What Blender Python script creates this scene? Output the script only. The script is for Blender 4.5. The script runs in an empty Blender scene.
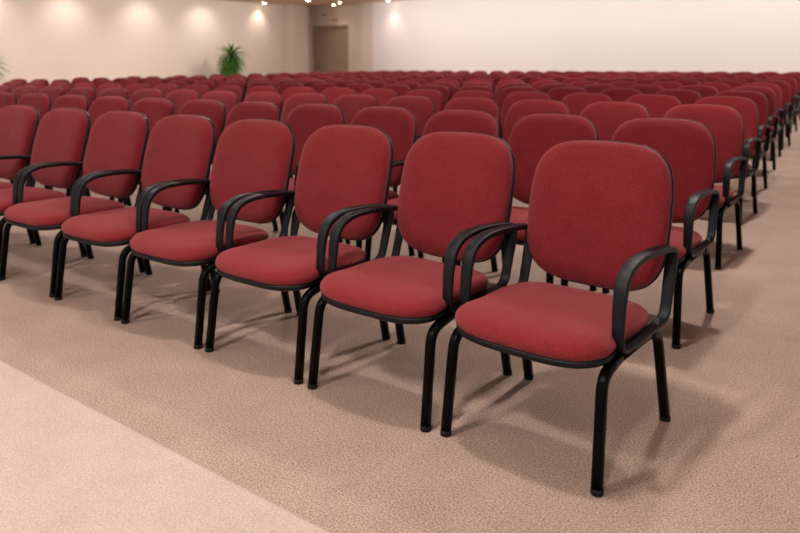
import bpy, bmesh, math, random
from mathutils import Vector, Matrix
PI = math.pi
random.seed(7)
SC = bpy.context.scene
C = SC.collection

# ------------------------------------------------------------------ camera
cam_d = bpy.data.cameras.new('camera'); cam = bpy.data.objects.new('camera', cam_d); C.objects.link(cam)
CAM = Vector((1.0485, -1.9402, 1.2271)); PITCH, YAW, ROLL = -0.0595, 0.6518, -0.0041
fw = Vector((-math.sin(YAW)*math.cos(PITCH), math.cos(YAW)*math.cos(PITCH), math.sin(PITCH)))
rt = Vector((math.cos(YAW), math.sin(YAW), 0)); up = rt.cross(fw)
rt2 = rt*math.cos(ROLL) + up*math.sin(ROLL); up2 = -rt*math.sin(ROLL) + up*math.cos(ROLL)
M = Matrix((rt2, up2, -fw)).transposed().to_4x4(); M.translation = CAM
cam.matrix_world = M
cam_d.sensor_width = 36; cam_d.lens = 732.0/800*36
cam_d.shift_y = -161.2/800
cam_d.dof.use_dof = True; cam_d.dof.focus_distance = 2.45; cam_d.dof.aperture_fstop = 3.0
cam_d.dof.aperture_blades = 0
SC.camera = cam

# ------------------------------------------------------------------ world, exposure
world = bpy.data.worlds.new('world'); SC.world = world; world.use_nodes = True
bg = world.node_tree.nodes['Background']; bg.inputs[0].default_value = (1.0, 0.94, 0.91, 1); bg.inputs[1].default_value = 0.36
SC.view_settings.view_transform = 'Standard'; SC.view_settings.look = 'None'
SC.view_settings.gamma = 1; SC.view_settings.use_curve_mapping = False
SC.view_settings.exposure = 1.0
SC.cycles.use_denoising = True
SC.cycles.max_bounces = 6
SC.cycles.sample_clamp_indirect = 4

CEIL = 3.62
LIGHTS = []
def spot(loc, power, size=150, radius=0.07, col=(1, 0.925, 0.875), tgt=None, blend=0.8, parent=None):
    l = bpy.data.lights.new('downlight_or_fill', 'SPOT'); l.energy = power; l.color = col
    l.spot_size = math.radians(size); l.spot_blend = blend; l.shadow_soft_size = radius
    o = bpy.data.objects.new('downlight_or_fill', l); C.objects.link(o); o.location = loc
    if tgt: o.rotation_euler = (Vector(tgt) - Vector(loc)).to_track_quat('-Z', 'Y').to_euler()
    return o
# ceiling downlights over the seats (their fittings are outside the picture)
for gx in (-18, -13.5, -9, -4.5, 0):
    for gy in (3.2, 7.7, 12.2, 16.2):
        if gx < -14 and gy > 14: continue
        spot((gx - 0.3, gy, CEIL - 0.03), 185, 150, 0.12)
# stage front spots
KEY = 168
for (x, y) in ((-3.6, -3.2), (-1.2, -2.6), (0.9, -2.9)):
    spot((x, y, CEIL - 0.03), KEY, 150, 0.10)
spot((-0.4, 0.2, CEIL - 0.03), 100, 150, 0.12)
spot((-4.6, 0.4, CEIL - 0.03), 110, 150, 0.12)
spot((-9.0, -0.6, CEIL - 0.03), 130, 150, 0.12)
# wall washers on the back wall
for i in range(9):
    spot((-16.2 + i*2.3, 18.0, CEIL - 0.03), 165, 125, 0.1, col=(1, 0.95, 0.92), tgt=(-16.2 + i*2.3, 21, 1.9), blend=1)

# ------------------------------------------------------------------ materials
def mat(name, col, rough=0.6, spec=0.5, metal=0.0):
    m = bpy.data.materials.new(name); m.use_nodes = True
    b = m.node_tree.nodes['Principled BSDF']
    b.inputs['Base Color'].default_value = (*col, 1); b.inputs['Roughness'].default_value = rough
    b.inputs['Specular IOR Level'].default_value = spec; b.inputs['Metallic'].default_value = metal
    return m
def node(m, t, **kw):
    n = m.node_tree.nodes.new(t)
    for k, v in kw.items():
        if k.startswith('i_'): n.inputs[k[2:].replace('_', ' ')].default_value = v
        else: setattr(n, k, v)
    return n
def mottled(name, c1, c2, scale, rough=0.9, bump=0.0, bscale=200, fine=0.0, fscale=150, spec=0.2, sheen=0.0, world_co=False):
    m = mat(name, c1, rough, spec); L = m.node_tree.links; b = m.node_tree.nodes['Principled BSDF']
    tc = node(m, 'ShaderNodeTexCoord'); co = tc.outputs['Object']
    n1 = node(m, 'ShaderNodeTexNoise', i_Scale=scale, i_Detail=4.0, i_Roughness=0.6); L.new(co, n1.inputs['Vector'])
    mr = node(m, 'ShaderNodeMapRange'); mr.inputs['From Min'].default_value = 0.3; mr.inputs['From Max'].default_value = 0.7
    L.new(n1.outputs['Fac'], mr.inputs['Value'])
    mx = node(m, 'ShaderNodeMix', data_type='RGBA'); mx.inputs['A'].default_value = (*c1, 1); mx.inputs['B'].default_value = (*c2, 1)
    L.new(mr.outputs['Result'], mx.inputs['Factor'])
    out = mx.outputs['Result']
    n2 = node(m, 'ShaderNodeTexNoise', i_Scale=fscale, i_Detail=2.0); L.new(co, n2.inputs['Vector'])
    if fine:
        mr2 = node(m, 'ShaderNodeMapRange'); mr2.inputs['From Min'].default_value = 0.25; mr2.inputs['From Max'].default_value = 0.75
        mr2.inputs['To Min'].default_value = 1-fine; mr2.inputs['To Max'].default_value = 1+fine
        L.new(n2.outputs['Fac'], mr2.inputs['Value'])
        mm = node(m, 'ShaderNodeVectorMath', operation='SCALE'); L.new(out, mm.inputs[0]); L.new(mr2.outputs['Result'], mm.inputs['Scale'])
        out = mm.outputs['Vector']
    L.new(out, b.inputs['Base Color'])
    if bump:
        n3 = node(m, 'ShaderNodeTexNoise', i_Scale=bscale, i_Detail=2.0); L.new(co, n3.inputs['Vector'])
        bp = node(m, 'ShaderNodeBump'); bp.inputs['Strength'].default_value = bump; bp.inputs['Distance'].default_value = 0.004
        L.new(n3.outputs['Fac'], bp.inputs['Height']); L.new(bp.outputs['Normal'], b.inputs['Normal'])
    if sheen:
        b.inputs['Sheen Weight'].default_value = sheen; b.inputs['Sheen Roughness'].default_value = 0.4
        b.inputs['Sheen Tint'].default_value = (1, 0.6, 0.6, 1)
    return m
m_carpet = mottled('beige_carpet', (0.37, 0.262, 0.21), (0.435, 0.315, 0.255), 3.0, 0.95, 1.0, 190, 0.55, 165)
m_stage = mottled('stage_carpet', (0.49, 0.375, 0.325), (0.54, 0.42, 0.365), 6, 0.95, 0.9, 230, 0.24, 210)
m_wall = mottled('wall_paint', (0.70, 0.61, 0.545), (0.72, 0.63, 0.565), 0.5, 0.85)
m_wall_lit = mottled('lit_wall_paint', (0.76, 0.71, 0.69), (0.78, 0.73, 0.71), 0.5, 0.85)  # wall paint lightened: the back wall's brighter lighting is put into the colour
m_ceil = mottled('ceiling_paint', (0.62, 0.47, 0.40), (0.64, 0.49, 0.42), 0.5, 0.9)
m_door = mottled('door_paint', (0.40, 0.31, 0.24), (0.43, 0.335, 0.26), 1.5, 0.6)
m_frame = mat('door_frame_paint', (0.40, 0.30, 0.235), 0.6)
m_trim = mat('skirting_paint', (0.5, 0.4, 0.33), 0.6)
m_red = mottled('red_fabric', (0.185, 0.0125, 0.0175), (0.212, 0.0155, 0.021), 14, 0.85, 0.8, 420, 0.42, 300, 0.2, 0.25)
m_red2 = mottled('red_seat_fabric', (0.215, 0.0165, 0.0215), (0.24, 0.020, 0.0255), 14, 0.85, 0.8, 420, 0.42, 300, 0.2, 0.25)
m_black = mat('black_metal', (0.002, 0.002, 0.002), 0.3, 0.07)
m_plastic = mottled('black_plastic', (0.003, 0.004, 0.005), (0.004, 0.0055, 0.007), 30, 0.42, 0.2, 500, spec=0.25)
m_rubber = mat('black_rubber', (0.006, 0.006, 0.006), 0.7, 0.3)
m_leaf = mottled('palm_leaf', (0.04, 0.16, 0.015), (0.12, 0.32, 0.03), 3, 0.5, spec=0.4)
m_trunk = mottled('plant_trunk', (0.05, 0.035, 0.02), (0.09, 0.06, 0.04), 12, 0.9)
m_pot = mat('brown_pot', (0.05, 0.03, 0.02), 0.5)
m_soil = mat('soil', (0.03, 0.02, 0.013), 0.95)
m_ring = mat('white_ring', (0.75, 0.68, 0.6), 0.4)
m_lens = bpy.data.materials.new('lamp_lens'); m_lens.use_nodes = True
_b = m_lens.node_tree.nodes['Principled BSDF']; _b.inputs['Emission Color'].default_value = (1, 0.82, 0.6, 1); _b.inputs['Emission Strength'].default_value = 14
m_sign = mat('pale_sign', (0.62, 0.42, 0.34), 0.5)
m_signred = mat('sign_red', (0.45, 0.10, 0.06), 0.5)
m_dark = mat('dark_box', (0.06, 0.045, 0.035), 0.6)
m_metal = mat('brushed_metal', (0.5, 0.42, 0.35), 0.3, 0.5, 0.9)

# ------------------------------------------------------------------ helpers
def obj(name, bm, m, parent=None, smooth=True):
    me = bpy.data.meshes.new(name)
    bmesh.ops.recalc_face_normals(bm, faces=bm.faces)
    bm.to_mesh(me); bm.free(); me.materials.append(m)
    if smooth: me.polygons.foreach_set('use_smooth', [True]*len(me.polygons))
    o = bpy.data.objects.new(name, me); C.objects.link(o)
    if parent: o.parent = parent
    return o
def empty(name, label, cat, loc=(0, 0, 0), rz=0, group=None):
    o = bpy.data.objects.new(name, None); C.objects.link(o); o.location = loc; o.rotation_euler = (0, 0, rz)
    o['label'] = label; o['category'] = cat
    if group: o['group'] = group
    o.empty_display_size = 0.1
    return o
def box(bm, x0, x1, y0, y1, z0, z1, bevel=0):
    r = bmesh.ops.create_cube(bm, size=1); vs = r['verts']
    for v in vs:
        v.co = Vector(((x0+x1)/2 + v.co.x*(x1-x0), (y0+y1)/2 + v.co.y*(y1-y0), (z0+z1)/2 + v.co.z*(z1-z0)))
    if bevel:
        es = list({e for v in vs for e in v.link_edges})
        bmesh.ops.bevel(bm, geom=es, offset=bevel, segments=2, affect='EDGES', profile=0.5)
def bx(*a, bevel=0):
    bm = bmesh.new(); box(bm, *a, bevel=bevel); return bm
def struct(name, bm, m, smooth=False):
    o = obj(name, bm, m, smooth=smooth); o['kind'] = 'structure'; return o
def catmull(pts, n, closed=False):
    P = [Vector(p) for p in pts]; out = []; N = len(P)
    rng = range(N) if closed else range(N-1)
    for i in rng:
        if closed: a, b, c, d = P[i-1], P[i], P[(i+1) % N], P[(i+2) % N]
        else: a, b, c, d = P[max(i-1, 0)], P[i], P[i+1], P[min(i+2, N-1)]
        for k in range(n):
            t = k/n
            out.append(0.5*((2*b) + (c-a)*t + (2*a-5*b+4*c-d)*t*t + (3*b-a-3*c+d)*t**3))
    if not closed: out.append(P[-1])
    return out
def round_corners(pts, r, seg=5):
    """polyline with rounded inner corners; r may be a list"""
    P = [Vector(p) for p in pts]; out = [P[0]]
    for i in range(1, len(P)-1):
        ri = r[i-1] if isinstance(r, (list, tuple)) else r
        a = (P[i-1]-P[i]); c = (P[i+1]-P[i]); la, lc = a.length, c.length
        q = min(ri, la*0.49, lc*0.49); A = P[i]+a.normalized()*q; B = P[i]+c.normalized()*q
        for k in range(seg+1):
            t = k/seg; out.append((1-t)**2*A + 2*t*(1-t)*P[i] + t*t*B)
    out.append(P[-1]); return out
def sweep(bm, path, sec, closed=False, side=Vector((1, 0, 0))):
    """sweep a section (list of (side, normal) or function of index) along a path; side axis kept fixed"""
    rings = []; N = len(path)
    for i, p in enumerate(path):
        if closed: t = path[(i+1) % N]-path[i-1]
        else: t = path[min(i+1, N-1)]-path[max(i-1, 0)]
        t.normalize(); nrm = t.cross(side).normalized(); sd = nrm.cross(t).normalized()
        s = sec(i/(N if closed else N-1)) if callable(sec) else sec
        rings.append([bm.verts.new(p + sd*a + nrm*b) for a, b in s])
    K = len(rings[0])
    for i in range(N if closed else N-1):
        r0, r1 = rings[i], rings[(i+1) % N]
        for k in range(K): bm.faces.new((r0[k], r0[(k+1) % K], r1[(k+1) % K], r1[k]))
    if not closed:
        bm.faces.new(rings[0]); bm.faces.new(rings[-1][::-1])
def rrect(w, h, r, seg=3):
    out = []
    for cx, cy, a0 in ((w/2-r, h/2-r, 0), (-w/2+r, h/2-r, PI/2), (-w/2+r, -h/2+r, PI), (w/2-r, -h/2+r, 1.5*PI)):
        for k in range(seg+1):
            a = a0 + PI/2*k/seg; out.append((cx+r*math.cos(a), cy+r*math.sin(a)))
    return out
def lathe(bm, prof, n=20, c=(0, 0, 0)):
    rings = []
    for r, z in prof: rings.append([bm.verts.new((c[0]+r*math.cos(2*PI*k/n), c[1]+r*math.sin(2*PI*k/n), c[2]+z)) for k in range(n)])
    for a, b in zip(rings, rings[1:]):
        for k in range(n): bm.faces.new((a[k], a[(k+1) % n], b[(k+1) % n], b[k]))
    bm.faces.new(rings[0][::-1]); bm.faces.new(rings[-1])
def pillow(bm, outline, layers, place, n=56, dome=0.0):
    """outline(t)->(u,v); layers [(scale,w)] ; place(u,v,w)->xyz ; closed top and bottom by concentric rings"""
    rings = []
    for s, w in layers:
        ring = []
        for k in range(n):
            u, v = outline(2*PI*k/n)
            L = math.hypot(u, v); q = max(0.0, (L+s)/L) if s > -5 else 0
            ring.append(bm.verts.new(place(u*q, v*q, w)))
        rings.append(ring)
    # concentric inner rings towards the centre, top and bottom
    def fill(s0, w0, ring, sgn):
        prev = ring
        for f in (0.8, 0.6, 0.4, 0.2):
            cur = []
            for k in range(n):
                u, v = outline(2*PI*k/n); L = math.hypot(u, v); q = max(0.0, (L+s0)/L)*f
                cur.append(bm.verts.new(place(u*q, v*q, w0 + sgn*dome*(1-f*f))))
            for k in range(n): bm.faces.new((prev[k], prev[(k+1) % n], cur[(k+1) % n], cur[k]))
            prev = cur
        c = bm.verts.new(place(0, 0, w0 + sgn*dome))
        for k in range(n): bm.faces.new((prev[k], prev[(k+1) % n], c))
    for a, b in zip(rings, rings[1:]):
        for k in range(n): bm.faces.new((a[k], a[(k+1) % n], b[(k+1) % n], b[k]))
    fill(layers[0][0], layers[0][1], rings[0], 0); fill(layers[-1][0], layers[-1][1], rings[-1], 1)
def superell(hx, hy, e):
    def f(t):
        c, s = math.cos(t), math.sin(t)
        return (hx*math.copysign(abs(c)**(2/e), c), hy*math.copysign(abs(s)**(2/e), s))
    return f

# ------------------------------------------------------------------ room
WX, WY = -21.63, 21.0
struct('floor', bx(WX-0.2, 7.5, -8, WY+0.9, -0.1, 0), m_carpet)
struct('ceiling', bx(WX-0.2, 7.5, -8, WY+0.9, CEIL, CEIL+0.1), m_ceil)
struct('wall_left', bx(WX-0.2, WX, -8, WY+0.9, 0, CEIL), m_wall)
struct('trim_1', bx(WX, -21.05, 19.7, 20.6, 0, CEIL), m_wall)          # pilaster at the end of the left wall
bm = bmesh.new()
struct('wall_back', bx(-17.85, 7.5, WY, WY+0.2, 0, CEIL), m_wall_lit)
struct('trim_2', bx(-18.55, -17.85, WY+0.12, WY+0.32, 0, CEIL), m_wall)
# door wall, set back a little, with its opening
DX0, DX1, DZ, DY = -21.5, -19.46, 2.79, WY+0.35
bm = bmesh.new()
box(bm, WX, DX0, DY, DY+0.2, 0, CEIL); box(bm, DX1, -18.3, DY, DY+0.2, 0, CEIL); box(bm, DX0, DX1, DY, DY+0.2, DZ, CEIL)
struct('wall_alcove', bm, m_wall)
d = struct('door_1', bx(DX0+0.06, DX1-0.06, DY+0.09, DY+0.14, 0.01, DZ-0.06), m_door)
bm = bmesh.new()
box(bm, DX0, DX0+0.06, DY-0.02, DY+0.16, 0, DZ); box(bm, DX1-0.06, DX1, DY-0.02, DY+0.16, 0, DZ); box(bm, DX0, DX1, DY-0.02, DY+0.16, DZ-0.06, DZ)
f_ = obj('door_frame', bm, m_frame, d, False)
h_ = obj('door_handle', bx(DX0+0.16, DX0+0.30, DY+0.04, DY+0.09, 1.03, 1.07, bevel=0.008), m_metal, d)
struct('baseboard_left', bx(WX, WX+0.02, -8, 19.7, 0, 0.12), m_trim)
struct('baseboard_back', bx(-17.9, 7.5, WY-0.02, WY, 0, 0.12), m_trim)

# stage in the foreground: its carpeted top with a rounded nosing
SH = 0.12; SY = -0.7097
bm = bmesh.new()
prof = [(-6.5, 0.001), (SY, 0.001), (SY, SH-0.02)] + [(SY-0.02+0.02*math.cos(a*PI/8), SH-0.02+0.02*math.sin(a*PI/8)) for a in range(1, 5)] + [(-6.5, SH)]
A = [bm.verts.new((-9.0, y, z)) for y, z in prof]; B = [bm.verts.new((6.5, y, z)) for y, z in prof]
for k in range(len(prof)):
    k2 = (k+1) % len(prof); bm.faces.new((A[k], A[k2], B[k2], B[k]))
bm.faces.new(A); bm.faces.new(B[::-1])
st = struct('stage_platform', bm, m_stage)
st['label'] = 'low carpeted stage edge in the near left corner'

# ------------------------------------------------------------------ chair
GROUP = 'red upholstered chairs with black arms set in rows'
def seat_mesh(bm, grow=0.0, layers=None, dome=0.012):
    o = superell(0.254+grow, 0.262+grow, 3.9)
    def place(u, v, w):
        yy = v
        k = 1.0 + 0.03*min(1, max(0, v+0.02)/0.1) + 0.105*max(0.0, min(1.0, (-v-0.08)/0.1))      # narrower at the rear
        drop = 0.020*max(0.0, (-v-0.10)/0.16)**2
        rise = -0.010*max(0.0, (v)/0.26)*min(1.0, max(0.0, (w-0.385)/0.03))
        # front edge bows out in the middle
        yb = yy - (0.012*(1-(u/0.26)**2) if v < 0 else 0)*min(1, -v/0.2 if v < 0 else 0)
        return Vector((u*k, 0.246+yb, w - drop*0.65 + rise + 0.004*(w < 0.37)))
    pillow(bm, o, layers, place, 64, dome)
def back_outline(t):
    u, v = superell(0.264, 0.248, 4.2 if math.sin(t) > 0 else 3.5)(t)
    return u, v
def back_place(off):
    def place(u, v, w):
        z = 0.671 + v
        s = (z-0.423)/0.5
        k = 1.0 - 0.04*max(0, -v/0.25)**2 - 0.03*max(0, v/0.25)**2
        top = 0.010*(1-(u/0.26)**2)*(1 if v > 0.1 else 0)*((v-0.1)/0.15 if v > 0.1 else 0)
        y = 0.535 + 0.130*s + 0.018*(u/0.26)**2*-1 - 0.012*math.sin(max(0, min(1, s))*PI)
        return Vector((u*k, y - w + off, z + top + w*0.2))
    return place
def tube_section(): return rrect(0.032, 0.030, 0.010)
def vx(s, y, z):                                                     # legs lean slightly outwards to the feet
    return Vector((s*(0.263 - 0.006*z/0.345), y, z))
def make_chair():
    t = empty('armchair', 'chair', 'chair', group=GROUP)
    bm = bmesh.new()
    seat_mesh(bm, 0, [(-0.034, 0.368), (-0.016, 0.370), (-0.005, 0.377), (0.003, 0.388), (0.003, 0.400), (-0.003, 0.411), (-0.014, 0.421), (-0.032, 0.428), (-0.06, 0.432), (-0.09, 0.434)], 0.006)
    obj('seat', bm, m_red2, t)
    bm = bmesh.new()
    seat_mesh(bm, 0, [(-0.045, 0.344), (-0.014, 0.346), (-0.004, 0.353), (-0.001, 0.364), (-0.003, 0.3745), (-0.012, 0.3755)], 0)
    obj('seat_pan', bm, m_plastic, t)
    bm = bmesh.new()
    pillow(bm, back_outline, [(-0.012, 0.000), (-0.003, 0.004), (0.0, 0.014), (-0.002, 0.028), (-0.010, 0.041), (-0.024, 0.050), (-0.045, 0.056), (-0.075, 0.060)], back_place(0), 64, 0.006)
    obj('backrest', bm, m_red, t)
    bm = bmesh.new()
    pillow(bm, back_outline, [(-0.06, -0.026), (-0.03, -0.024), (-0.009, -0.017), (0.0015, -0.008), (0.0035, 0.002), (0.002, 0.008), (-0.006, 0.009)], back_place(0), 64, 0)
    obj('back_shell', bm, m_plastic, t)
    for s in (-1, 1):
        bm = bmesh.new()
        pts = round_corners([(0.0, 0.004), (0.042, 0.326), (0.165, 0.346)], [0.052], 7)
        sweep(bm, [vx(s, y, z) for y, z in [(p.x, p.y) for p in [Vector((a[0], a[1])) for a in pts]]], tube_section())
        l = obj('leg', bm, m_black, t)
        bm = bmesh.new(); lathe(bm, [(0.014, 0.0), (0.0185, 0.002), (0.0185, 0.016), (0.016, 0.018)], 14, (s*0.263, 0.001, 0)); obj('foot_cap', bm, m_rubber, l)
        bm = bmesh.new()
        pts = round_corners([(0.552, 0.004), (0.480, 0.326), (0.385, 0.346)], [0.052], 7)
        sweep(bm, [vx(s, p[0], p[1]) for p in pts], tube_section())
        l = obj('leg', bm, m_black, t)
        bm = bmesh.new(); lathe(bm, [(0.014, 0.0), (0.0185, 0.002), (0.0185, 0.016), (0.016, 0.018)], 14, (s*0.263, 0.551, 0)); obj('foot_cap', bm, m_rubber, l)
        bm = bmesh.new(); sweep(bm, [Vector((s*0.257, 0.155, 0.346)), Vector((s*0.257, 0.39, 0.346))], tube_section()); obj('side_rail', bm, m_black, t)
        # arm loop: flat bar, wider along the top
        loop = [(0.150, 0.366), (0.112, 0.374), (0.092, 0.405), (0.094, 0.47), (0.103, 0.53), (0.124, 0.578), (0.165, 0.604), (0.23, 0.617),
                (0.34, 0.617), (0.44, 0.609), (0.518, 0.599), (0.550, 0.584), (0.554, 0.558), (0.542, 0.51), (0.518, 0.44), (0.500, 0.392), (0.472, 0.371), (0.44, 0.366), (0.3, 0.366)]
        path = [Vector((s*0.269, q.x + 0.016 + 0.016*max(0.0, min(1.0, (0.35-q.x)/0.2)), q.y)) for q in catmull([(a, b, 0) for a, b in loop], 4, True)]
        def sec(f, path=path):
            z = path[int(round(f*len(path))) % len(path)].z
            k = min(1, max(0, (z-0.40)/0.2)); k = k*k*(3-2*k)
            return rrect(0.038+0.006*k, 0.014+0.006*k, 0.0058, 3)
        bm = bmesh.new(); sweep(bm, path, sec, closed=True); obj('armrest', bm, m_plastic, t)
    for y in (0.16, 0.40):
        bm = bmesh.new(); sweep(bm, [Vector((-0.25, y, 0.338)), Vector((0.25, y, 0.338))], rrect(0.03, 0.018, 0.005), side=Vector((0, 1, 0))); obj('crossbar', bm, m_black, t)
    return t
proto = make_chair()
def tree(o):
    return [(c, tree(c)) for c in o.children]
PT = tree(proto)
def copy_node(pairs, parent, lod):
    for o, sub in pairs:
        if lod and o.name.split('.')[0] in lod: continue
        c = o.copy(); C.objects.link(c); c.parent = parent
        copy_node(sub, c, lod)
ORD = ['front', 'second', 'third', 'fourth', 'fifth', 'sixth', 'seventh', 'eighth', 'ninth', 'tenth', 'eleventh', 'twelfth', 'thirteenth', 'fourteenth', 'rearmost']
NUM = ['right-hand end', 'second', 'third', 'fourth', 'fifth', 'sixth', 'seventh', 'eighth', 'ninth', 'tenth', 'eleventh', 'twelfth', 'thirteenth', 'fourteenth', 'fifteenth',
       'sixteenth', 'seventeenth', 'eighteenth', 'nineteenth', 'twentieth', 'twenty-first', 'left-hand end']
XR = [0, -0.138, -0.305, -0.475, -0.65, -0.82]; YR = [0, 1.195, 2.55, 3.86, 5.16, 6.50]
for r in range(6, 15): XR.append(-0.825 - 0.163*(r-5) + (0, 0.05, -0.04, 0.05, -0.03, 0.04, -0.05, 0.03, 0.05, -0.04)[r-6]); YR.append(YR[-1]+1.31)
P_, KAP = 0.5932, 0.008
def seat_pos(k, r):
    X = Y = 0.0
    for i in range(k):
        am = KAP*(i+0.5); X -= P_*math.cos(am); Y -= P_*math.sin(am)
    return X + XR[r], Y + YR[r], KAP*k + 0.0047
def px(p):
    D = Vector(p)-CAM; z = D.dot(fw)
    return 400 + 732*D.dot(rt2)/z if z > 0.1 else -9999
def label(k, r):
    if r == 0:
        L = ['nearest red chair, at the right-hand end of the front row',
             'red chair in the front row, directly left of the nearest end chair',
             'third red chair from the right end of the front row',
             'fourth red chair from the right end of the front row',
             'fifth red chair from the right end of the front row',
             'sixth red chair from the right, front row, towards the left edge',
             'red chair in the front row, only partly inside the left edge of the photo',
             'red chair whose rear legs show at the far left of the front row',
             'red chair at the left end of what shows of the front row']
        return L[k]
    row = ORD[r] + (' row' if r == 14 else ' row back')
    if k == 0: return 'red chair at the aisle on the right-hand end of the %s' % row
    if k == 21: return 'red chair at the far left-hand end of the %s' % row
    if k == 1: return 'red chair of the %s, next to the one at the right aisle' % row
    return 'red chair of the %s, %s seat in from the right aisle' % (row, NUM[k])
cnt = 0
rnd = random.Random(3)
for r in range(15):
    for k in range(22):
        x, y, a = seat_pos(k, r)
        if px((x-0.0, y+0.3, 0.6)) < -45: continue
        jx = rnd.uniform(-0.002, 0.002) if r else 0; jy = rnd.uniform(-0.015, 0.015) if r else rnd.uniform(-0.006, 0.006); ja = rnd.uniform(-0.006, 0.006)
        if r == 0 and k == 0: ja = -0.036; jx = 0.008; jy = 0
        if r == 0 and k == 1: ja = -0.020; jx = 0.004
        if cnt == 0: o = proto
        else:
            o = proto.copy(); C.objects.link(o)
            lod = () if r < 4 else (('foot_cap', 'crossbar') if r < 8 else ('foot_cap', 'crossbar', 'side_rail', 'seat_pan'))
            copy_node(PT, o, lod)
        o.location = (x+jx, y+jy, 0); o.rotation_euler = (0, 0, a+ja)
        o['label'] = label(k, r); o['group'] = GROUP; o['category'] = 'chair'
        cnt += 1
print('chairs', cnt)

# ------------------------------------------------------------------ potted palms by the left wall
def frond(bm, base, az, elev, length, droop, w, rr):
    """one arching leaf with a keel"""
    n = 9; d = Vector((math.cos(az), math.sin(az), 0)); s = Vector((-math.sin(az), math.cos(az), 0))
    L = []; e = elev; p = Vector(base)
    for i in range(n+1):
        f = i/n; ww = w*math.sin(PI*min(1, f*0.9+0.1))**0.8*(1-f**4)+0.001
        n_up = (-d*math.sin(e)+Vector((0, 0, 1))*math.cos(e))
        L.append((bm.verts.new(p - s*ww + n_up*ww*0.35), bm.verts.new(p), bm.verts.new(p + s*ww + n_up*ww*0.35), bm.verts.new(p - n_up*0.004)))
        p = p + (d*math.cos(e) + Vector((0, 0, 1))*math.sin(e))*length/n; e -= droop/n
    for a, b in zip(L, L[1:]):
        bm.faces.new((a[0], a[1], b[1], b[0])); bm.faces.new((a[1], a[2], b[2], b[1]))
        bm.faces.new((a[0], b[0], b[3], a[3])); bm.faces.new((a[2], a[3], b[3], b[2]))
def plant(x, y, H, R, seed, lab):
    rr = random.Random(seed)
    t = empty('potted_palm', lab, 'plant', (x, y, 0))
    bm = bmesh.new(); lathe(bm, [(0.15, 0), (0.17, 0.02), (0.22, 0.38), (0.24, 0.40), (0.24, 0.44), (0.215, 0.44), (0.205, 0.40), (0.19, 0.36)], 24); obj('pot', bm, m_pot, t)
    bm = bmesh.new(); lathe(bm, [(0.19, 0.36), (0.203, 0.38), (0.10, 0.395), (0.01, 0.40)], 20); obj('soil', bm, m_soil, t)
    stems = [(0.03, 0.02, H-0.62), (-0.07, 0.05, H-0.95), (0.06, -0.08, H-1.05)]
    for sx, sy, sh in stems:
        bm = bmesh.new()
        prof = []
        nseg = 10
        path = [Vector((sx*(1+i/nseg*0.6), sy*(1+i/nseg*0.6), 0.38+(sh-0.38)*i/nseg)) for i in range(nseg+1)]
        sweep(bm, path, lambda f: rrect(0.055+0.008*math.sin(f*60), 0.055+0.008*math.sin(f*60), 0.024), side=Vector((1, 0, 0)))
        obj('trunk', bm, m_trunk, t)
        top = path[-1]
        for i in range(110):
            bm = bmesh.new(); az = i*2.399+rr.uniform(-.2, .2); q = i/110
            frond(bm, top+Vector((0, 0, -0.16*(1-q))), az, -0.5+1.9*q+rr.uniform(-.1, .1), R*rr.uniform(0.75, 1.1)*(0.8 if sh < H-0.8 else 1), 0.9+0.9*rr.random(), 0.032, rr)
            if i == 0: BM = bm; continue
            me = bpy.data.meshes.new('t'); bm.to_mesh(me); bm.free(); BM.from_mesh(me); bpy.data.meshes.remove(me)
        obj('leaf_crown', BM, m_leaf, t)
    return t
plant(-20.5, 15.9, 2.08, 0.74, 1, 'bushy green potted palm in front of the left wall, near the door')
plant(-20.55, 7.25, 1.78, 0.66, 5, 'green potted palm at the left edge of the photo, only its leaf tips showing')

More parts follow.
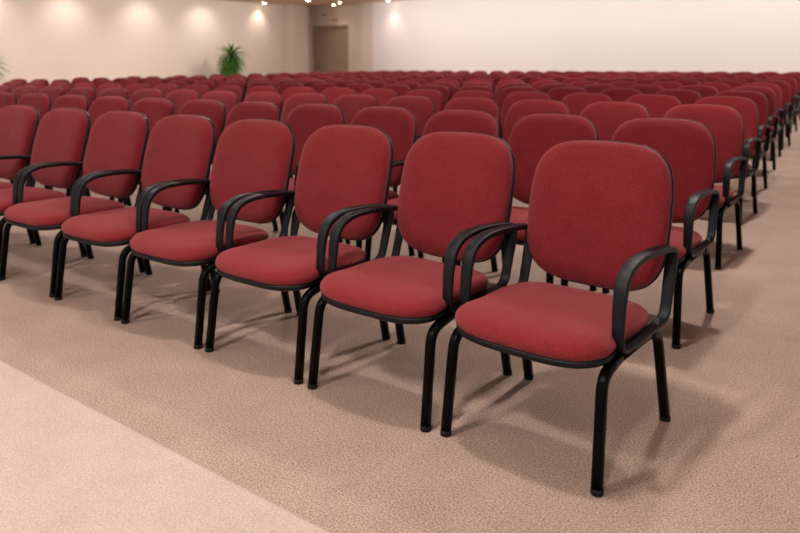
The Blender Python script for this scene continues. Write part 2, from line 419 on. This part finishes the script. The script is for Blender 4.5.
# ------------------------------------------------------------------ ceiling downlights
def downlight(x, y, lab, power=60, tgt=None, size=110, group='small round downlights in the ceiling', col=(1, 0.84, 0.70)):
    t = empty('ceiling_downlight', lab, 'ceiling light', (x, y, CEIL), group=group)
    bm = bmesh.new(); lathe(bm, [(0.075, -0.001), (0.095, -0.001), (0.098, -0.010), (0.090, -0.022), (0.078, -0.026), (0.074, -0.012)], 24)
    obj('trim_ring', bm, m_ring, t)
    bm = bmesh.new(); lathe(bm, [(0.070, -0.012), (0.070, -0.028), (0.05, -0.036), (0.01, -0.040)], 20); obj('lens', bm, m_lens, t)
    spot((x, y, CEIL-0.06), power, size, 0.05, col=col, tgt=tgt, blend=1)
    return t
downlight(-21.30, 18.36, 'leftmost visible ceiling downlight, above the end of the left wall', 30, tgt=(-21.63, 18.15, 1.6), size=100)
downlight(-19.02, 18.53, 'ceiling downlight cut by the top edge, left of the door pair', 25)
downlight(-19.70, 20.75, 'left and nearer the door of the two adjoining ceiling downlights', 14)
downlight(-18.75, 20.05, 'right one of the two adjoining ceiling downlights above the door', 14)
downlight(-16.72, 20.62, 'rightmost visible ceiling downlight, by the pale back wall', 22, tgt=(-16.72, 21, 1.6), size=80)
for y in (-3.2, 0.2, 2.9, 5.4, 7.8, 10.23, 12.92, 15.5):   # the same fittings along the left wall, above the frame
    spot((-20.55, y, CEIL-0.06), 34, 104, 0.05, col=(1, 0.92, 0.85), tgt=(-21.63, y, 2.0), blend=1)
for y in (1.0, 5.0, 9.0, 13.0, 17.0):  # added fill spots to brighten the left wall, not real downlights
    spot((-17.6, y, CEIL-0.03), 200, 125, 0.1, col=(1, 0.93, 0.88), tgt=(-21.63, y, 1.7), blend=1)

# sign and small box above the door
t = empty('exit_sign', 'small pale sign with red marking above the door', 'sign', (-20.2, DY, 2.96))
obj('panel', bx(-0.14, 0.14, -0.03, -0.001, 0, 0.12, bevel=0.005), m_sign, t)
bm = bmesh.new()
for i, x in enumerate((-0.09, -0.04, 0.01, 0.06)): box(bm, x, x+0.03, -0.034, -0.030, 0.035, 0.085)
obj('marking', bm, m_signred, t, False)
o = obj('wall_sensor', bx(-20.86, -20.76, DY-0.06, DY-0.001, 3.22, 3.31, bevel=0.01), m_dark)
o['label'] = 'tiny dark box high on the wall above the door'; o['category'] = 'sensor'
